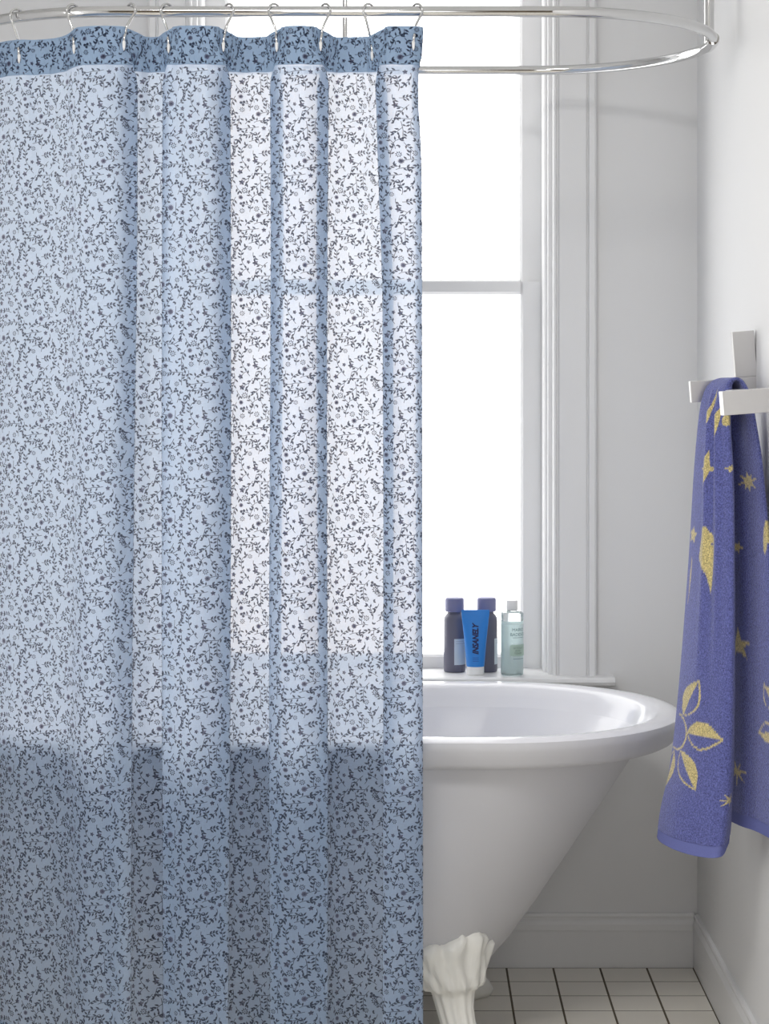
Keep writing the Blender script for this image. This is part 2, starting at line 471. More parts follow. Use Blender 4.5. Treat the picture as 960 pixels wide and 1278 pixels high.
# ------------------------------------------------------------------ shower curtain
D0 = 3.700
ZTOP, ZHEAD, ZBOT = 1.9595, 1.890, .106
def lerp(a, b, t): return a + (b - a) * t
def section(z):
    """control points (px, offset in cm away from the camera) of the folded cloth at height z"""
    t = min(1, max(0, (ZTOP - z) / (ZTOP - ZBOT)))     # 0 top, 1 bottom
    lo = min(1, max(0, (t - .25) / .35))
    wob = lambda k: 2.2 * math.sin(3.1 * t * (1 + .13 * k) + k * 1.9) * min(1, t * 5)
    P = []
    def pt(x, o): P.append((x, o * (lerp(1.0, 1.18, lo) if o > 0 else lerp(1.0, 2.3, lo))))
    top = min(1, max(0, (t - .010) / .048)); top = top * top * (3 - 2 * top)
    def nf(c, w):
        w = lerp(-6.5, w, top); k = 9 + 5 * (1 - top)
        pt(c - k, -2.0); pt(c + w - 1, -1.6 * lerp(.7, 1, top)); pt(c + w, -.8); pt(c, .05); pt(c - w, .9); pt(c - w + 1.5, 1.7 * lerp(.7, 1, top)); pt(c + k, 2.1)
    def fn(c, w):
        w = lerp(-6.5, w, top); k = 9 + 5 * (1 - top)
        pt(c - k, 2.1); pt(c + w - 1.5, 1.7 * lerp(.7, 1, top)); pt(c + w, .9); pt(c, .05); pt(c - w, -.8); pt(c - w + 1, -1.6 * lerp(.7, 1, top)); pt(c + k, -2.0)
    W = lambda w0, w1: lerp(w0, w1, t)
    pt(-72, 1.6); pt(-45, 2.2); pt(-15, 1.4); pt(15, 1.5); pt(45, 2.3); pt(70, 1.8)
    s = wob(0); pt(84 + s, .8 * lerp(1, .6, t)); pt(96 + s, -1.0 * lerp(1, .6, t)); pt(112 + s, -2.0 * lerp(1, .7, t)); pt(135, -2.2 * lerp(1, .7, t))
    nf(165 + wob(1), W(6.5, 2.0))
    pt(186 + wob(1) * .5, 2.5)
    fn(210 + wob(2) * .5, W(5, 4.5))
    pt(228, -2.3); pt(246, -2.5)
    nf(281 + wob(3) * .7, W(7, 5.5))
    pt(302, 2.4); pt(322, 2.2)
    fn(345 + wob(4) * .6, W(7, 5.0))
    pt(362, -2.4); pt(380, -2.4)
    nf(403 + wob(5) * .6, W(7, 5.0))
    pt(424, 2.5); pt(450, 2.3)
    c = lerp(474, 484, min(1, t * 4)) + wob(6) * .5
    fn(c, W(6.5, 4.5))
    e = 526.5 - 4.5 * math.exp(-((t - .06) / .05) ** 2) + 1.6 * t + (2.0 if t < .03 else 0)
    pt(e - 12, -1.9); pt(e - 3, -1.5); pt(e, -.7); pt(e - 2, .1); pt(e - 8, .5)
    return np.array(P)

NZ = 110
zs = np.concatenate([np.linspace(ZTOP, ZHEAD - .15, 26), np.linspace(ZHEAD - .15, ZBOT, NZ - 25)[1:]])
rows = []
rng = np.random.RandomState(4)
for z in zs:
    S = crom(section(z), 6)
    rows.append(S)
G = np.array(rows)                        # (NZ, NS, 2) px, cm
NS = G.shape[1]
X = (G[:, :, 0] - VX) * D0 / F
OFF = G[:, :, 1] * .01
dx = np.clip(-.554 - X, 0, .31)
BACK = .34 - np.sqrt(.34 ** 2 - dx ** 2)
Y = D0 + OFF + BACK
sag = -.0045 - .0075 * np.clip(OFF / .02, -.6, 1)          # gathers drop a little between hooks
sagw = np.exp(-((ZTOP - zs) / .12))[:, None]
Z = zs[:, None] + sag * sagw
# small wrinkles under the header
ARC = np.concatenate([[0], np.cumsum(np.hypot(np.diff(X[40]), np.diff(Y[40])))])
wr = .0022 * np.sin(ARC[None, :] * 170 + 2.0 * np.sin(zs[:, None] * 7)) * np.exp(-((ZTOP - zs[:, None]) - .10).clip(0) / .16) * (zs[:, None] < ZHEAD + .02)
wr += .0016 * np.sin(ARC[None, :] * 55 + 3 * np.sin(zs[:, None] * 2.3)) * np.sin(zs[:, None] * 5 + ARC[None, :] * 9)
Y = Y + wr
P3 = np.stack([X, Y, Z], -1)
du = np.gradient(P3, axis=1); dv = np.gradient(P3, axis=0)
NRM = np.cross(du, -dv); NRM /= np.linalg.norm(NRM, axis=2, keepdims=True) + 1e-12
# make normals point to the outer (printed) face: du is +x, -dv is up -> normal is -y (towards the room)
if NRM[NZ // 2, 20, 1] > 0: NRM = -NRM

def grid_obj(name, A, mat, parent=None):
    n, m = A.shape[:2]
    f = [(i * m + j, i * m + j + 1, (i + 1) * m + j + 1, (i + 1) * m + j) for i in range(n - 1) for j in range(m - 1)]
    return mesh_obj(name, A.reshape(-1, 3), f, mat, parent, True)

curtain = empty('shower_curtain', (-.4, D0, ZBOT))
tag(curtain, 'light blue floral cotton shower curtain hanging in folds in front of the bathtub', 'shower curtain')
grid_obj('cloth_panel', P3, M_cloth, curtain)
ih = int(np.argmin(np.abs(zs - ZHEAD)))
hd = P3[:ih + 1] + NRM[:ih + 1] * .0016
grid_obj('header', hd, M_hem, curtain)
ib = int(np.argmin(np.abs(zs - (ZBOT + .018))))
grid_obj('bottom_hem', P3[ib:] - NRM[ib:] * .0016, M_hem, curtain)

# --- printed sprigs, laid on the cloth by its own (arc length, height) coordinates
def lens(L, w, n=3):
    a = [(L * k / n, w / 2 * math.sin(math.pi * (k / n) ** .8)) for k in range(n + 1)]
    return a + [(x, -yy) for x, yy in reversed(a[1:-1])]
def xf(poly, x, yy, ang, s=1):
    c, q = math.cos(ang) * s, math.sin(ang) * s
    return [(x + c * a - q * b, yy + q * a + c * b) for a, b in poly]
def disc(r, n=7, wob=0):
    return [(r * (1 + wob * (k % 2)) * math.cos(2 * math.pi * k / n), r * (1 + wob * (k % 2)) * math.sin(2 * math.pi * k / n)) for k in range(n)]
TW, TH = .150, .188
def make_tile():
    R = random.Random(5); polys = []; occ = []
    def clear(x, yy, r, skip=()):
        for i, (a, b, q) in enumerate(occ):
            if i in skip: continue
            for k in (-1, 0, 1):
                dx_ = x - a - k * TW; dy = yy - b - k * TH / 2
                dy -= TH * round(dy / TH)
                if dx_ * dx_ + dy * dy < (r + q) ** 2: return False
        return True
    def flower(x, yy, kind, s=1):
        if kind == 0:      # rosette
            for k in range(11):
                polys.append((xf(lens(.0062, .0026, 2), x, yy, k * 2 * math.pi / 11, s), 1))
            polys.append((xf(disc(.0017, 6), x, yy, R.random() * 6, s), 0))
        elif kind == 1:    # daisy with open rays
            b0 = R.random()
            for k in range(8):
                a = k * math.pi / 4 + b0
                polys.append((xf(lens(.0043, .0025, 2), x + .0019 * math.cos(a) * s, yy + .0019 * math.sin(a) * s, a, s), 0))
            polys.append((xf(disc(.0011, 5), x, yy, 0, s), 0))
        elif kind == 2:    # five petals
            b = R.random() * 6
            for k in range(5):
                a = b + k * 2 * math.pi / 5
                polys.append((xf(lens(.0054, .0036, 3), x, yy, a, s), 0 if k % 2 else 1))
        else:              # clover
            b = R.random() * 6
            for k in range(3):
                a = b + k * 2.1
                polys.append((xf(disc(.0025, 8), x + .0029 * math.cos(a) * s, yy + .0029 * math.sin(a) * s, 0, s), 0))
    def leaf(x, yy, a, L=None):
        polys.append((xf(lens(L or R.uniform(.0062, .0084), R.uniform(.0029, .0037)), x, yy, a), 0))
    def grow(x, yy, ang, nmax, own, depth=0):
        pts = [(x, yy)]; a = ang; cv = R.uniform(-.32, .32); st = .0055
        for k in range(nmax):
            a2 = a + cv + R.uniform(-.22, .22)
            x2 = pts[-1][0] + math.cos(a2) * st; y2 = pts[-1][1] + math.sin(a2) * st
            if not clear(x2, y2, .0031, own): break
            a = a2; pts.append((x2, y2))
        if len(pts) < 3: return False
        for (q, w_) in pts: occ.append((q, w_, .0010)); own.add(len(occ) - 1)
        for k in range(len(pts) - 1):
            (x0, y0), (x1, y1) = pts[k], pts[k + 1]
            l = math.hypot(x1 - x0, y1 - y0) + 1e-9; nx, ny = -(y1 - y0) / l * .00050, (x1 - x0) / l * .00050
            polys.append(([(x0 + nx, y0 + ny), (x0 - nx, y0 - ny), (x1 - nx, y1 - ny), (x1 + nx, y1 + ny)], 0))
        tx, ty = pts[-1][0] + math.cos(a) * .004, pts[-1][1] + math.sin(a) * .004
        if R.random() < .7 and clear(tx, ty, .0052, own):
            flower(tx, ty, R.choice((0, 1, 1, 2, 3)), R.uniform(.85, 1.1)); occ.append((tx, ty, .0050)); own.add(len(occ) - 1)
        else: leaf(pts[-1][0], pts[-1][1], a)
        sd = R.choice((1, -1))
        for k in range(1, len(pts)):
            sd = -sd; aa = math.atan2(pts[k][1] - pts[k - 1][1], pts[k][0] - pts[k - 1][0])
            if depth < 1 and k in (2, 4) and R.random() < .6:
                if grow(pts[k][0], pts[k][1], aa + sd * R.uniform(.8, 1.2), R.randint(2, 3), own, depth + 1): continue
            for q in (sd, -sd):
                la = aa + q * R.uniform(.65, 1.05)
                mx_, my_ = pts[k][0] + math.cos(la) * .0045, pts[k][1] + math.sin(la) * .0045
                if clear(mx_, my_, .0022, {i for i in own if occ[i][2] < .0015}):
                    leaf(pts[k][0] + math.cos(la) * .0008, pts[k][1] + math.sin(la) * .0008, la)
                    occ.append((mx_, my_, .0022)); own.add(len(occ) - 1)
                    if R.random() < .75: break
        return True
    for _ in range(500):
        x, yy = R.random() * TW, R.random() * TH
        if clear(x, yy, .0048): grow(x, yy, R.random() * 6.28, R.randint(4, 7), set())
    for _ in range(900):
        x, yy = R.random() * TW, R.random() * TH
        if clear(x, yy, .0064): flower(x, yy, R.choice((0, 1, 2, 1)), R.uniform(.75, .95)); occ.append((x, yy, .0055))
    for _ in range(700):
        x, yy = R.random() * TW, R.random() * TH
        if clear(x, yy, .0052):
            a = R.random() * 6.28; leaf(x, yy, a, .0055); leaf(x, yy, a + 1.3, .0055); occ.append((x, yy, .004))
    return polys
TILE = make_tile()
smax = ARC[-1]
zmono = zs[::-1]
def surf(u, v, lift):
    """cloth point for arc length u and unsagged height v"""
    j = np.interp(u, ARC, np.arange(NS)); i = np.interp(v, zmono, np.arange(NZ)[::-1])
    j0 = np.clip(j.astype(int), 0, NS - 2); i0 = np.clip(i.astype(int), 0, NZ - 2)
    fj = (j - j0)[:, None]; fi = (i - i0)[:, None]
    def bl(A):
        return (A[i0, j0] * (1 - fi) * (1 - fj) + A[i0 + 1, j0] * fi * (1 - fj) + A[i0, j0 + 1] * (1 - fi) * fj + A[i0 + 1, j0 + 1] * fi * fj)
    n = bl(NRM); n /= np.linalg.norm(n, axis=1, keepdims=True) + 1e-12
    return bl(P3) + n * lift
def lay_print(name, vlo, vhi, lift, parent):
    U, V, faces, mi = [], [], [], []
    for ci in range(-1, int(smax / TW) + 2):
        for cj in range(int((vlo - ZBOT) / TH) - 2, int((vhi - ZBOT) / TH) + 2):
            ox = ci * TW; oy = ZBOT + cj * TH + (.5 * TH if ci % 2 else 0)
            for poly, m in TILE:
                us = [p[0] + ox for p in poly]; vs = [p[1] + oy for p in poly]
                if min(us) < .002 or max(us) > smax - .002 or min(vs) < vlo or max(vs) > vhi: continue
                n0 = len(U); U += us; V += vs
                faces.append(tuple(range(n0, n0 + len(us)))); mi.append(m)
    W = surf(np.array(U), np.array(V), lift)
    o = mesh_obj(name, W.tolist(), faces, None, parent, False, [M_ink, M_ink2], mi)
    return o
zhead_real = float(zs[ih])
lay_print('floral_print', ZBOT + .001, zhead_real - .001, .0006, curtain)
lay_print('floral_print', zhead_real + .001, ZTOP - .001, .0022, curtain)

# --- hooks
def make_hook(hx, i):
    # cloth position near the top at picture column hx
    r = 7
    j = int(np.argmin(np.abs(G[r, :, 0] - hx) + 3.0 * np.maximum(0, OFF[r] * 100 + .4)))
    c = P3[r, j]; zt = float(P3[0, j, 2])
    dxr = min(.31, max(0, -.554 - c[0])); yr = RCY - math.sqrt(RR ** 2 - dxr ** 2) if dxr > 0 else RCY - RR
    lean = .006 * (-1, 1, -1, 1, -1, 1, -1, 1, 1)[i] if False else (-.0045 if i in (4, 6, 8, 2) else .0045)
    xr = float(c[0]) - lean
    R_ = .0170; al = math.radians(38) * (1 if lean > 0 else -1)
    pts = []
    for a in range(-15, 181, 15):               # around the rod from behind, over the top, to the front
        t = math.radians(a)
        pts.append((xr + R_ * math.cos(t) * math.sin(al), yr + R_ * math.cos(t) * math.cos(al), RZ_ + (R_ - .001) * math.sin(t) - .002))
    cy = float(c[1])
    pts += [(lerp(xr - R_ * math.sin(al), c[0], .3), lerp(yr - R_, cy + .004, .35), RZ_ - .014), (lerp(xr - R_ * math.sin(al), c[0], .8), cy + .005, zt + .002), (c[0], cy + .006, zt - .008),
            (c[0], cy + .003, zt - .0135), (c[0], cy - .0045, zt - .016), (c[0] + lean * .15, cy - .0065, zt - .022), (c[0] + lean * .3, cy - .0065, zt - .028)]
    h = empty('curtain_hook', (xr, yr, RZ_))
    tag(h, 'chrome wire curtain hook, %s from the free edge of the blue curtain' % ('ninth', 'eighth', 'seventh', 'sixth', 'fifth', 'fourth', 'third', 'second', 'first')[i], 'curtain hook', 'wire hooks along the curtain ring')
    MB().tube(crom(pts, 4).tolist(), .0025, 10).build('wire', M_chrome, h, smooth=True)
    e = pts[-1]
    MB().tube([e, (e[0], e[1], e[2] - .003), (e[0], e[1], e[2] - .011), (e[0], e[1], e[2] - .0165)], [.0026, .0031, .0025, .0008], 10).build('tip', M_whiteplastic, h, smooth=True)
for i, hx in enumerate((14, 92, 158, 210, 282, 344, 402, 463, 517)):
    make_hook(hx, i)

# ------------------------------------------------------------------ towel bar on the right wall
PIV = Vector((XW, 0, 1.30)); TILT = math.radians(4.4)
def tilt(o):
    for v in o.data.vertices:
        xx, zz = v.co.x - PIV.x, v.co.z - PIV.z
        v.co.x = PIV.x + xx * math.cos(TILT) - zz * math.sin(TILT)
        v.co.z = PIV.z + xx * math.sin(TILT) + zz * math.cos(TILT)
    o.data.update()
    return o
tb = empty('towel_bar', (XW, 3.6, 1.30))
tag(tb, 'square satin metal towel bar mounted on the right wall, slightly tilted', 'towel bar')
DB, DF = 3.802, 3.43
tilt(MB().box(.5145, .641, DB, DB + .022, 1.2875, 1.3275, .0012).build('arm', M_satin, tb))
tilt(MB().box(.600, .641, DB, DB + .022, 1.3275, 1.4135, .0012).build('wall_post', M_satin, tb))
tilt(MB().box(.5175, .641, DF, DF + .042, 1.2675, 1.3085, .0012).build('arm', M_satin, tb))
tilt(MB().box(.607, .641, DF, DF + .022, 1.3085, 1.395, .0012).build('wall_post', M_satin, tb))
tilt(MB().box(.562, .584, DF + .04, DB, 1.285, 1.3075, .002).build('rail', M_satin, tb))

# ------------------------------------------------------------------ towel
def towel_material():
    m = bpy.data.materials.new('terry_jacquard'); m.use_nodes = True
    nt = m.node_tree; b = nt.nodes['Principled BSDF']
    at = nt.nodes.new('ShaderNodeAttribute'); at.attribute_name = 'weave'
    tc = nt.nodes.new('ShaderNodeTexCoord')
    n = nt.nodes.new('ShaderNodeTexNoise'); n.inputs['Scale'].default_value = 400; n.inputs['Detail'].default_value = 2
    nt.links.new(tc.outputs['Object'], n.inputs['Vector'])
    mx = nt.nodes.new('ShaderNodeMix'); mx.data_type = 'RGBA'
    mx.inputs[6].default_value = (.125, .14, .37, 1); mx.inputs[7].default_value = (.62, .52, .24, 1)
    nt.links.new(at.outputs['Fac'], mx.inputs[0])
    mul = nt.nodes.new('ShaderNodeMix'); mul.data_type = 'RGBA'; mul.blend_type = 'MULTIPLY'; mul.inputs[0].default_value = 1
    mr = nt.nodes.new('ShaderNodeMapRange'); mr.inputs['From Min'].default_value = .3; mr.inputs['From Max'].default_value = .7; mr.inputs['To Min'].default_value = .55; mr.inputs['To Max'].default_value = 1.45
    nt.links.new(n.outputs['Fac'], mr.inputs['Value'])
    nt.links.new(mx.outputs[2], mul.inputs[6]); nt.links.new(mr.outputs[0], mul.inputs[7])
    nt.links.new(mul.outputs[2], b.inputs['Base Color'])
    b.inputs['Roughness'].default_value = .95
    b.inputs['Sheen Weight'].default_value = .45
    b.inputs['Sheen Roughness'].default_value = .4
    b.inputs['Sheen Tint'].default_value = (.75, .78, 1, 1)
    b.inputs['Specular IOR Level'].default_value = .1
    bp = nt.nodes.new('ShaderNodeBump'); bp.inputs['Strength'].default_value = .9; bp.inputs['Distance'].default_value = .003
    nt.links.new(n.outputs['Fac'], bp.inputs['Height']); nt.links.new(bp.outputs['Normal'], b.inputs['Normal'])
    return m
M_towel = towel_material()
M_towelhem = mat_pbr('towel_border', (.14, .16, .41, 1), .9, bump=.4, bscale=500, var=.05, vscale=300)

TR = [  # (z, six (px, depth) control points from the back edge A to the front edge F)
    (.472, (840, 3.80), (822, 3.755), (836, 3.69), (868, 3.645), (899, 3.62), (908, 3.675)),
    (.53, (842, 3.80), (827, 3.76), (841, 3.69), (872, 3.645), (905, 3.62), (911, 3.68)),
    (.62, (852, 3.81), (840, 3.765), (854, 3.69), (880, 3.645), (911, 3.62), (914, 3.685)),
    (.78, (864, 3.82), (851, 3.77), (866, 3.69), (889, 3.65), (914, 3.62), (915, 3.69)),
    (1.00, (872, 3.82), (862, 3.78), (877, 3.70), (894, 3.665), (914, 3.635), (914, 3.70)),
    (1.15, (878, 3.82), (868, 3.785), (881, 3.715), (895, 3.68), (913, 3.655), (912, 3.71)),
    (1.25, (884, 3.81), (874, 3.785), (885, 3.735), (896, 3.70), (908, 3.675), (911, 3.71)),
    (1.295, (888, 3.805), (880, 3.785), (889, 3.745), (898, 3.715), (907, 3.69), (912, 3.70)),
    (1.315, (894, 3.80), (889, 3.785), (896, 3.748), (903, 3.718), (910, 3.695), (914, 3.70)),
    (1.322, (904, 3.80), (902, 3.785), (907, 3.75), (912, 3.72), (917, 3.70), (920, 3.70)),
    (1.316, (914, 3.80), (913, 3.785), (917, 3.75), (921, 3.722), (925, 3.705), (928, 3.70)),
    (1.29, (922, 3.80), (918, 3.785), (914, 3.765), (926, 3.728), (931, 3.70), (936, 3.685)),
    (1.24, (922, 3.80), (914, 3.785), (907, 3.765), (925, 3.735), (934, 3.70), (943, 3.675)),
    (1.15, (922, 3.80), (912, 3.785), (904, 3.765), (923, 3.73), (939, 3.69), (952, 3.655)),
    (.98, (924, 3.80), (915, 3.785), (906, 3.765), (924, 3.715), (944, 3.665), (961, 3.62)),
    (.74, (924, 3.80), (917, 3.785), (909, 3.76), (923, 3.71), (944, 3.65), (965, 3.59)),
    (.56, (924, 3.80), (917, 3.785), (908, 3.755), (923, 3.705), (945, 3.645), (968, 3.575)),
    (.512, (924, 3.80), (917, 3.785), (908, 3.75), (923, 3.70), (945, 3.64), (968, 3.57)),
]
rowsT = []
for r in TR:
    pts = [(px(p, min(d, 3.79 - .012 * (k == 1))), min(d, 3.79 - .012 * (k == 1)), r[0]) for k, (p, d) in enumerate(r[1:])]
    if r[0] < .48: pts = [(a, b, c + dz) for (a, b, c), dz in zip(pts, (.03, .006, 0, -.004, 0, .012))]
    rowsT.append(crom(pts, 34))
A = np.array(rowsT)                                   # (rows, nu, 3)
T3 = np.stack([crom(A[:, j], 46) for j in range(A.shape[1])], 1)
# soft ridges running down the outer lobe
_t = np.linspace(0, 1, T3.shape[1])[None, :]; _z = T3[:, :, 2]
_front = (np.arange(T3.shape[0]) < int(T3.shape[0] * .50))[:, None]
_k = np.clip((_z - .75) / .4, 0, 1) * np.clip((1.31 - _z) / .05, 0, 1) * _front
_r = .0075 * np.exp(-((_t - .44) / .035) ** 2) + .0085 * np.exp(-((_t - .63) / .035) ** 2) - .004 * np.exp(-((_t - .54) / .04) ** 2)
_lowz = np.clip((.95 - _z) / .3, 0, 1) * _front
_r2 = .006 * np.sin(_t * 9 + 1.0) * _lowz * .5
T3[:, :, 0] -= (_r * _k + _r2) * .75; T3[:, :, 1] -= (_r * _k + _r2) * .6
_rk = (np.arange(T3.shape[0]) > int(T3.shape[0] * .62))[:, None] * np.clip((1.25 - _z) / .2, 0, 1)
T3[:, :, 1] += .006 * np.sin(_t * 16 + 2 * _z) * _rk
T3[:, :, 0] = np.minimum(T3[:, :, 0], XW - .006)
nv, nu = T3.shape[:2]
jm = int(nu * .55)
vlen = np.concatenate([[0], np.cumsum(np.linalg.norm(np.diff(T3[:, jm], axis=0), axis=1))])
uw = np.concatenate([np.zeros((nv, 1)), np.cumsum(np.linalg.norm(np.diff(T3, axis=1), axis=2), axis=1)], 1)
Ug = uw; Vg = np.repeat(vlen[:, None], nu, 1)
itop = int(np.argmax(T3[:, jm, 2]))
PXg = VX + T3[:, :, 0] * F / T3[:, :, 1]; PYg = VY + (CH - T3[:, :, 2]) * F / T3[:, :, 1]
def find(pxx, pyy, right):
    q = (PXg - pxx) ** 2 + (PYg - pyy) ** 2 + 400 * np.maximum(0, T3[:, :, 1] - 3.70) * (0 if right else 1)
    if right: q[:itop] += 1e9; q[:, :int(nu * .42)] += 1e9
    else: q[itop:] += 1e9; q[:, int(nu * .86):] += 1e9
    i, j = np.unravel_index(np.argmin(q), q.shape)
    return Ug[i, j], Vg[i, j], (-1 if right else 1)
mask = np.zeros((nv, nu))
def inpoly(U, V, poly):
    r = np.zeros(U.shape, bool); n = len(poly)
    for k in range(n):
        x0, y0 = poly[k]; x1, y1 = poly[(k + 1) % n]
        if y0 == y1: continue
        r ^= ((y0 > V) != (y1 > V)) & (U < (x1 - x0) * (V - y0) / (y1 - y0) + x0)
    return r
def local(c):
    half = np.arange(nv)[:, None] < itop if c[2] > 0 else np.arange(nv)[:, None] >= itop
    return Ug - c[0], (Vg - c[1]) * c[2], np.repeat(half, nu, 1)
def paint(c, poly, sx=1.0, val=1):
    U, V, h = local(c)
    mask[inpoly(U / sx, V, poly) & h] = val
def star(rays, r, ri, rot=0, lens_=None):
    p = []
    for k in range(rays):
        a = rot + 2 * math.pi * k / rays; rr_ = r * (lens_[k % len(lens_)] if lens_ else 1)
        p.append((rr_ * math.cos(a), rr_ * math.sin(a))); a += math.pi / rays
        p.append((ri * math.cos(a), ri * math.sin(a)))
    return p
K = 1.5   # the panels stand askew to the view: the woven motifs are a little wider along the cloth
paint(find(936, 602, True), star(8, .022, .009, .3, [1, .75, .9, 1.1]), K)
paint(find(923, 806, True), star(5, .030, .011, .35), K)
paint(find(922, 963, True), star(7, .026, .006, .2, [1, .8, 1.1]), K)
paint(find(880, 586, False), star(4, .020, .008, math.pi / 2, [1.8, .9]), K)
paint(find(909, 998, False), star(7, .015, .004, .4), K)
paint(find(912, 585, False), star(4, .007, .003), K)
def leafp(L, w, a, n=10, half=0):
    up = [(L * k / n, w * math.sin(math.pi * (k / n) ** .85)) for k in range(n + 1)]
    dn = [(x, -yy) for x, yy in reversed(up[1:-1])]
    if half > 0: poly = up
    elif half < 0: poly = [(0, 0)] + [(x, -yy) for x, yy in up[1:]]
    else: poly = up + dn
    return poly
def place(poly, x, yy, ang):
    c, s = math.cos(ang), math.sin(ang)
    return [(x + c * a - s * b, yy + s * a + c * b) for a, b in poly]
def petal(c, x, yy, ang, L, w, side):
    paint(c, place(leafp(L, w, 0), x, yy, ang), K, 1)
    paint(c, place([(a * .90 + L * .035, b * .86) for a, b in leafp(L, w, 0)], x, yy, ang), K, 0)
    paint(c, place(leafp(L, w, 0, half=side), x, yy, ang), K, 1)
def arc_band(c, R, w, a0, a1):
    n = 24; t = [lerp(a0, a1, k / n) for k in range(n + 1)]
    paint(c, [(R * math.cos(q), R * math.sin(q)) for q in t] + [((R - w) * math.cos(q), (R - w) * math.sin(q)) for q in reversed(t)], K)
sun = find(846, 912, False)
arc_band(sun, .035, .004, -1.9, 1.5)
petal(sun, .018, .032, 1.12, .080, .022, 1)
petal(sun, .034, .006, -.02, .064, .026, 1)
petal(sun, .020, -.030, -.95, .078, .021, 1)
petal(sun, -.002, -.036, -1.75, .075, .016, 1)
sun2 = find(962, 905, True)
petal(sun2, .018, -.006, math.pi + .25, .050, .018, 1)
petal(sun2, .012, .030, math.pi - 1.0, .05, .016, -1)
moon = find(881, 690, False)
paint(moon, [(-.012, .040), (-.004, .048), (.002, .038), (.012, .030), (.017, .022), (.016, -.050), (.014, -.075), (.010, -.060), (.004, -.040), (-.006, -.024), (-.018, -.014), (-.016, .010)], K)
paint(moon, [(a + .010, b + .016) for a, b in disc(.0035, 6)], K, 0)
paint(find(866, 668, False), star(5, .016, .009, .2), K)
m2 = find(957, 668, True)
paint(m2, [(.012 * math.cos(q) * .6, .034 * math.sin(q)) for q in [k * .3 for k in range(21)]], 1)
paint(find(922, 682, True), star(5, .010, .006), K)
paint(find(896, 520, False), [(-.003, -.05), (.004, -.04), (.006, .03), (.002, .055), (-.004, .03)], 1.2)
paint(find(885, 515, False), [(-.004, -.02), (.003, -.02), (.004, .03), (-.002, .045)], 1.2)
paint(find(908, 525, False), disc(.011, 9), 1)
paint(find(863, 720, False), [(-.004, -.05), (.003, -.02), (.003, .03), (-.003, .04)], 1)

tw = empty('bath_towel', (.56, 3.7, .48))
tag(tw, 'blue terry towel woven with yellow suns, moons and stars over the wall bar', 'towel')
hemrow0 = int(np.argmin(np.abs(vlen - .022))); hemrow1 = int(np.argmin(np.abs(vlen - (vlen[-1] - .022))))
pile = T3[hemrow0:hemrow1 + 1]; msk = mask[hemrow0:hemrow1 + 1]
o = grid_obj('terry_body', pile, M_towel, tw)
ca = o.data.attributes.new('weave', 'FLOAT', 'POINT'); ca.data.foreach_set('value', msk.reshape(-1).astype(np.float32))
def thick(o, t):
    md = o.modifiers.new('thickness', 'SOLIDIFY'); md.thickness = t; md.offset = 0
thick(o, .0055)
for (a, b) in ((0, hemrow0), (hemrow1, nv - 1)):
    h = grid_obj('woven_hem', T3[a:b + 1], M_towelhem, tw); thick(h, .0042)

# ------------------------------------------------------------------ toiletries on the window stool
def text_mesh(body, size, shear=0, bold=0.0, align='LEFT'):
    c = bpy.data.curves.new('txt', 'FONT'); c.body = body; c.size = size; c.shear = shear; c.offset = bold; c.align_x = align
    c.resolution_u = 3
    t = bpy.data.objects.new('txt', c); COL.objects.link(t)
    bpy.context.view_layer.update()
    dg = bpy.context.evaluated_depsgraph_get()
    me = t.evaluated_get(dg).to_mesh()
    bm = bmesh.new(); bm.from_mesh(me); bmesh.ops.triangulate(bm, faces=bm.faces)
    for _ in range(4):
        es = [e for e in bm.edges if e.calc_length() > .0024]
        if not es: break
        bmesh.ops.subdivide_edges(bm, edges=es, cuts=1); bmesh.ops.triangulate(bm, faces=bm.faces)
    bm.verts.index_update()
    v = [tuple(p.co) for p in bm.verts]; f = [tuple(q.index for q in p.verts) for p in bm.faces]; bm.free()
    t.evaluated_get(dg).to_mesh_clear()
    bpy.data.objects.remove(t); bpy.data.curves.remove(c)
    return v, f
def on_cyl(v, cx_, cy_, R, z0, a0):
    """flat text (x right, y up) wrapped round a vertical cylinder, a0 = angle right of the direction to the room"""
    out = []
    for x, yy, _ in v:
        a = a0 + x / R
        out.append((cx_ + R * math.sin(a), cy_ - R * math.cos(a), z0 + yy))
    return out
def cyl_patch(cx_, cy_, R, z0, z1, a0, a1, n=24, round_=0.0):
    v, f = [], []
    for k in range(n + 1):
        a = lerp(a0, a1, k / n); e = min(k, n - k) / n * (a1 - a0) * R
        ins = round_ - math.sqrt(max(0, round_ ** 2 - max(0, round_ - e) ** 2)) if round_ else 0
        for zz in (z0 + ins, z1 - ins): v.append((cx_ + R * math.sin(a), cy_ - R * math.cos(a), zz))
    for k in range(n): f.append((2 * k, 2 * k + 2, 2 * k + 3, 2 * k + 1))
    return v, f

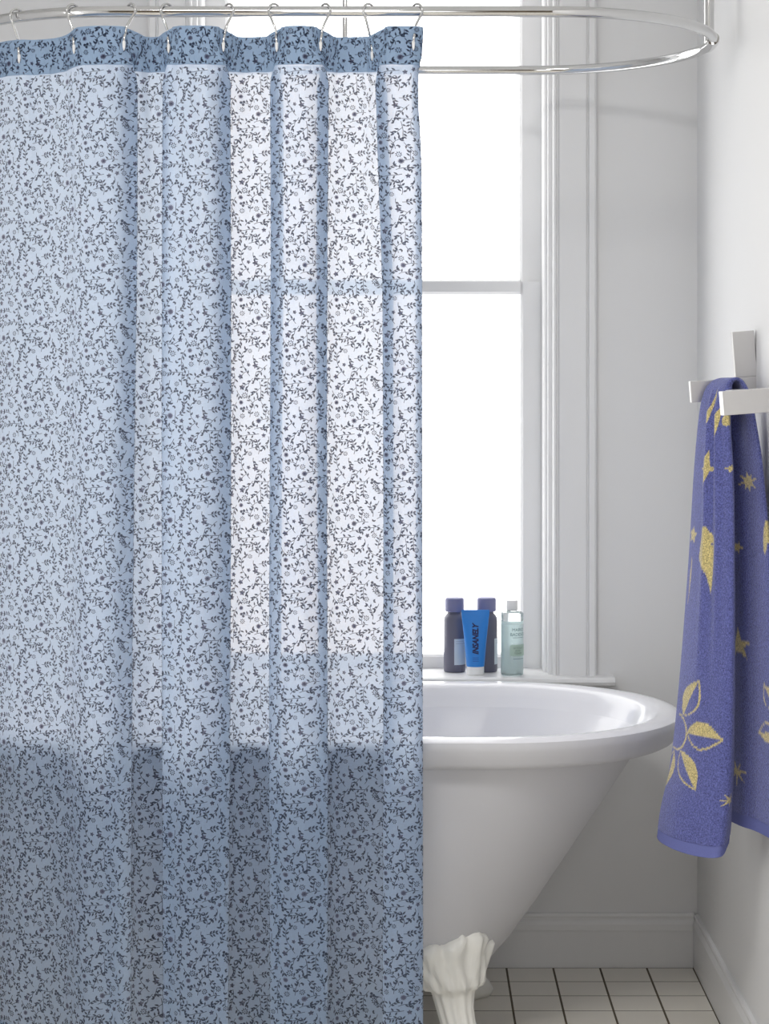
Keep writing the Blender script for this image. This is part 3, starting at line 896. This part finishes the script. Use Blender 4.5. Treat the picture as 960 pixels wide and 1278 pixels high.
M_dark = mat_pbr('charcoal_plastic_hazed', srgb(98, 98, 116), .4, var=.03, vscale=20)  # backlit haze is put into the colour of body and cap
M_cap = mat_pbr('slate_cap_plastic_hazed', srgb(116, 118, 156), .45)
M_label = mat_pbr('pale_label', srgb(196, 208, 218), .5, var=.03, vscale=60)
M_labelink = mat_pbr('label_ink', srgb(150, 162, 172), .6)
def dark_bottle(xc, yc, label, la0, la1):
    b = empty('shampoo_bottle', (xc, yc, ZS)); tag(b, label, 'bottle', 'dark bottles on the window sill')
    R = .0248; c = (xc, yc, ZS)
    MB().lathe([(R - .003, 0), (R - .001, .001), (R, .004), (R, .117), (R - .001, .124), (R - .005, .130), (.0165, .133), (.0160, .136), (.0160, .142)], 40, c).build('body', M_dark, b, angle=35)
    MB().lathe([(.0205, .1375), (.0217, .139), (.0217, .164), (.0205, .1675), (.018, .169)], 40, c).build('cap', M_cap, b, angle=35)
    v, f = cyl_patch(xc, yc, R + .0004, ZS + .018, ZS + .077, la0, la1)
    lb = mesh_obj('label', v, f, M_label, b, True)
    m = MB()
    for zz in (.066, .071):
        v, f = cyl_patch(xc, yc, R + .0007, ZS + zz, ZS + zz + .0008, la0 + .15, la1 - .15); m.add(v, f)
    q = m.build('label_print', M_labelink); q.parent = lb
    return b
yb1 = 4.645
xA = px(567.5, yb1); xB = px(607.5, yb1)
dark_bottle(xA, yb1, 'charcoal bottle on the sill beside the curtain edge, pale label showing', -.05, 1.9)
dark_bottle(xB, yb1 + .004, 'charcoal bottle on the sill mostly hidden behind the blue tube', .75, 2.7)

# blue squeeze tube standing on its cap
yt = 4.597; xt = px(593.5, yt)
M_tube = mat_pbr('blue_tube_plastic', srgb(40, 130, 215), .35, var=.02, vscale=30)
M_navy = mat_pbr('navy_print', srgb(18, 32, 84), .5)
M_navy2 = mat_pbr('blue_small_print', srgb(24, 95, 180), .5)
tu = empty('squeeze_tube', (xt, yt, ZS)); tag(tu, 'bright blue squeeze tube standing on its white cap on the window sill', 'tube')
def sup(a, b, z, n=40):
    return [(xt + a * math.cos(2 * math.pi * k / n), yt + b * math.sin(2 * math.pi * k / n), z) for k in range(n)]
prof = [(.0200, .0195, .019), (.0206, .0198, .022), (.0225, .0185, .045), (.0250, .0150, .075), (.0280, .0100, .105), (.0305, .0050, .128), (.0315, .0018, .138), (.0318, .0013, .146)]
MB().loft([sup(a, b, ZS + z) for a, b, z in prof], True, True, True).build('body', M_tube, tu, angle=50)
MB().loft([sup(a, b, ZS + z) for a, b, z in ((.0185, .0185, 0), (.0195, .0195, .001), (.0195, .0195, .0188), (.0188, .0188, .0195))], True, True, True).build('cap', M_whiteplastic, tu, angle=40)
def tube_front(x, z):
    zz = z
    a = np.interp(zz, [p[2] for p in prof], [p[0] for p in prof]); b = np.interp(zz, [p[2] for p in prof], [p[1] for p in prof])
    s = max(-1, min(1, x / a))
    return (xt + x, yt - b * math.sqrt(1 - s * s) - .0005, ZS + zz)
def vert_text(body, size, x0, z0, shear=0, bold=0, length=None):
    v, f = text_mesh(body, size, shear, bold)
    xs = [p[0] for p in v]; L = max(xs) - min(xs); k = (length / L) if length else 1
    return [tube_front(x0 - p[1], z0 + (p[0] - min(xs)) * k) for p in v], f
v, f = vert_text('INSANELY', .0178, .0058, .0475, .30, .0009, .071)
mesh_obj('lettering', v, f, M_navy, tu)
m = MB()
for k in range(3):
    m.add([tube_front(x, z) for x in np.linspace(-.007, .007, 8) for z in (.0315 + k * .0038, .0329 + k * .0038)], [(2 * i, 2 * i + 2, 2 * i + 3, 2 * i + 1) for i in range(7)])
m.build('small_print', M_navy2, tu)

# clear toner bottle
yc = 4.598; xc = px(639.3, yc)
M_clear = mat_pbr('clear_plastic', (.95, .97, .97, 1), .08, trans=.85)
M_liquid = mat_cloth('pale_aqua_liquid', (.66, .84, .86, 1), .30, .75, 0, (.90, .98, .99, 1), (.88, .97, .97, 1), 0)
M_grey = mat_pbr('grey_print', srgb(88, 106, 112), .6)
M_green = mat_pbr('sage_label', srgb(178, 200, 188), .6)
M_greenline = mat_pbr('green_print', srgb(110, 140, 125), .6)
to = empty('toner_bottle', (xc, yc, ZS)); tag(to, 'clear bottle of pale aqua liquid with white cap on the window sill', 'bottle')
R = .0256
MB().lathe([(R - .002, 0), (R, .002), (R, .138), (R - .002, .141), (.012, .1435), (.0115, .148)], 48, (xc, yc, ZS)).build('body', M_clear, to, angle=35)
MB().lathe([(R - .004, .002), (R - .0012, .004), (R - .0012, .114)], 48, (xc, yc, ZS)).build('liquid', M_liquid, to, angle=35)
MB().lathe([(.0125, .146), (.0132, .147), (.0132, .1665), (.0125, .168)], 32, (xc, yc, ZS)).build('cap', M_whiteplastic, to, angle=35)
lab = MB()
for body, size, z0, a0 in (('MARIO', .0098, .100, -.05), ('BADESCU', .0098, .0895, -.22)):
    v, f = text_mesh(body, size); lab.add(on_cyl(v, xc, yc, R + .0005, ZS + z0, a0), f)
v, f = cyl_patch(xc, yc, R + .0005, ZS + .0852, ZS + .0860, .02, 1.2); lab.add(v, f)
lab.build('lettering', M_grey, to)
v, f = cyl_patch(xc, yc, R + .0005, ZS + .044, ZS + .070, -.24, 1.95, 40, .004)
gp = mesh_obj('green_panel', v, f, M_green, to, True)
lab = MB()
for body, size, z0, a0 in (('GLYCOLIC', .0058, .0605, .03), ('ACID', .0058, .0545, .22), ('TONER', .0058, .0485, .14)):
    v, f = text_mesh(body, size); lab.add(on_cyl(v, xc, yc, R + .0009, ZS + z0, a0), f)
q = lab.build('lettering', M_greenline); q.parent = gp
v, f = cyl_patch(xc, yc, R + .0005, ZS + .0375, ZS + .0385, .05, 1.2)
mesh_obj('small_print', v, f, M_grey, to)

# ------------------------------------------------------------------ added ceiling lamp for fill, out of view
cl = empty('fill_light', (-.45, 1.7, ZC)); tag(cl, 'round flush white ceiling light, added out of view as fill', 'ceiling light')
MB().lathe([(.40, 0), (.40, -.03), (.39, -.035)], 48, (-.45, 1.7, ZC)).build('housing', M_whiteplastic, cl, angle=35)
M_em = bpy.data.materials.new('fill_lamp_diffuser'); M_em.use_nodes = True
b = M_em.node_tree.nodes['Principled BSDF']; b.inputs['Base Color'].default_value = (.9, .9, .9, 1)
b.inputs['Emission Color'].default_value = (1, .97, .93, 1); b.inputs['Emission Strength'].default_value = 1.5
MB().lathe([(.385, -.035), (.37, -.05), (.20, -.06), (.01, -.062)], 48, (-.45, 1.7, ZC)).build('diffuser', M_em, cl, smooth=True)
ld = bpy.data.lights.new('fill_lamp', 'AREA'); ld.shape = 'DISK'; ld.size = .74; ld.energy = FILL_POWER; ld.color = (1, .985, .96)
lo = bpy.data.objects.new('fill_lamp', ld); COL.objects.link(lo); lo.location = (-.45, 1.7, ZC - .07)
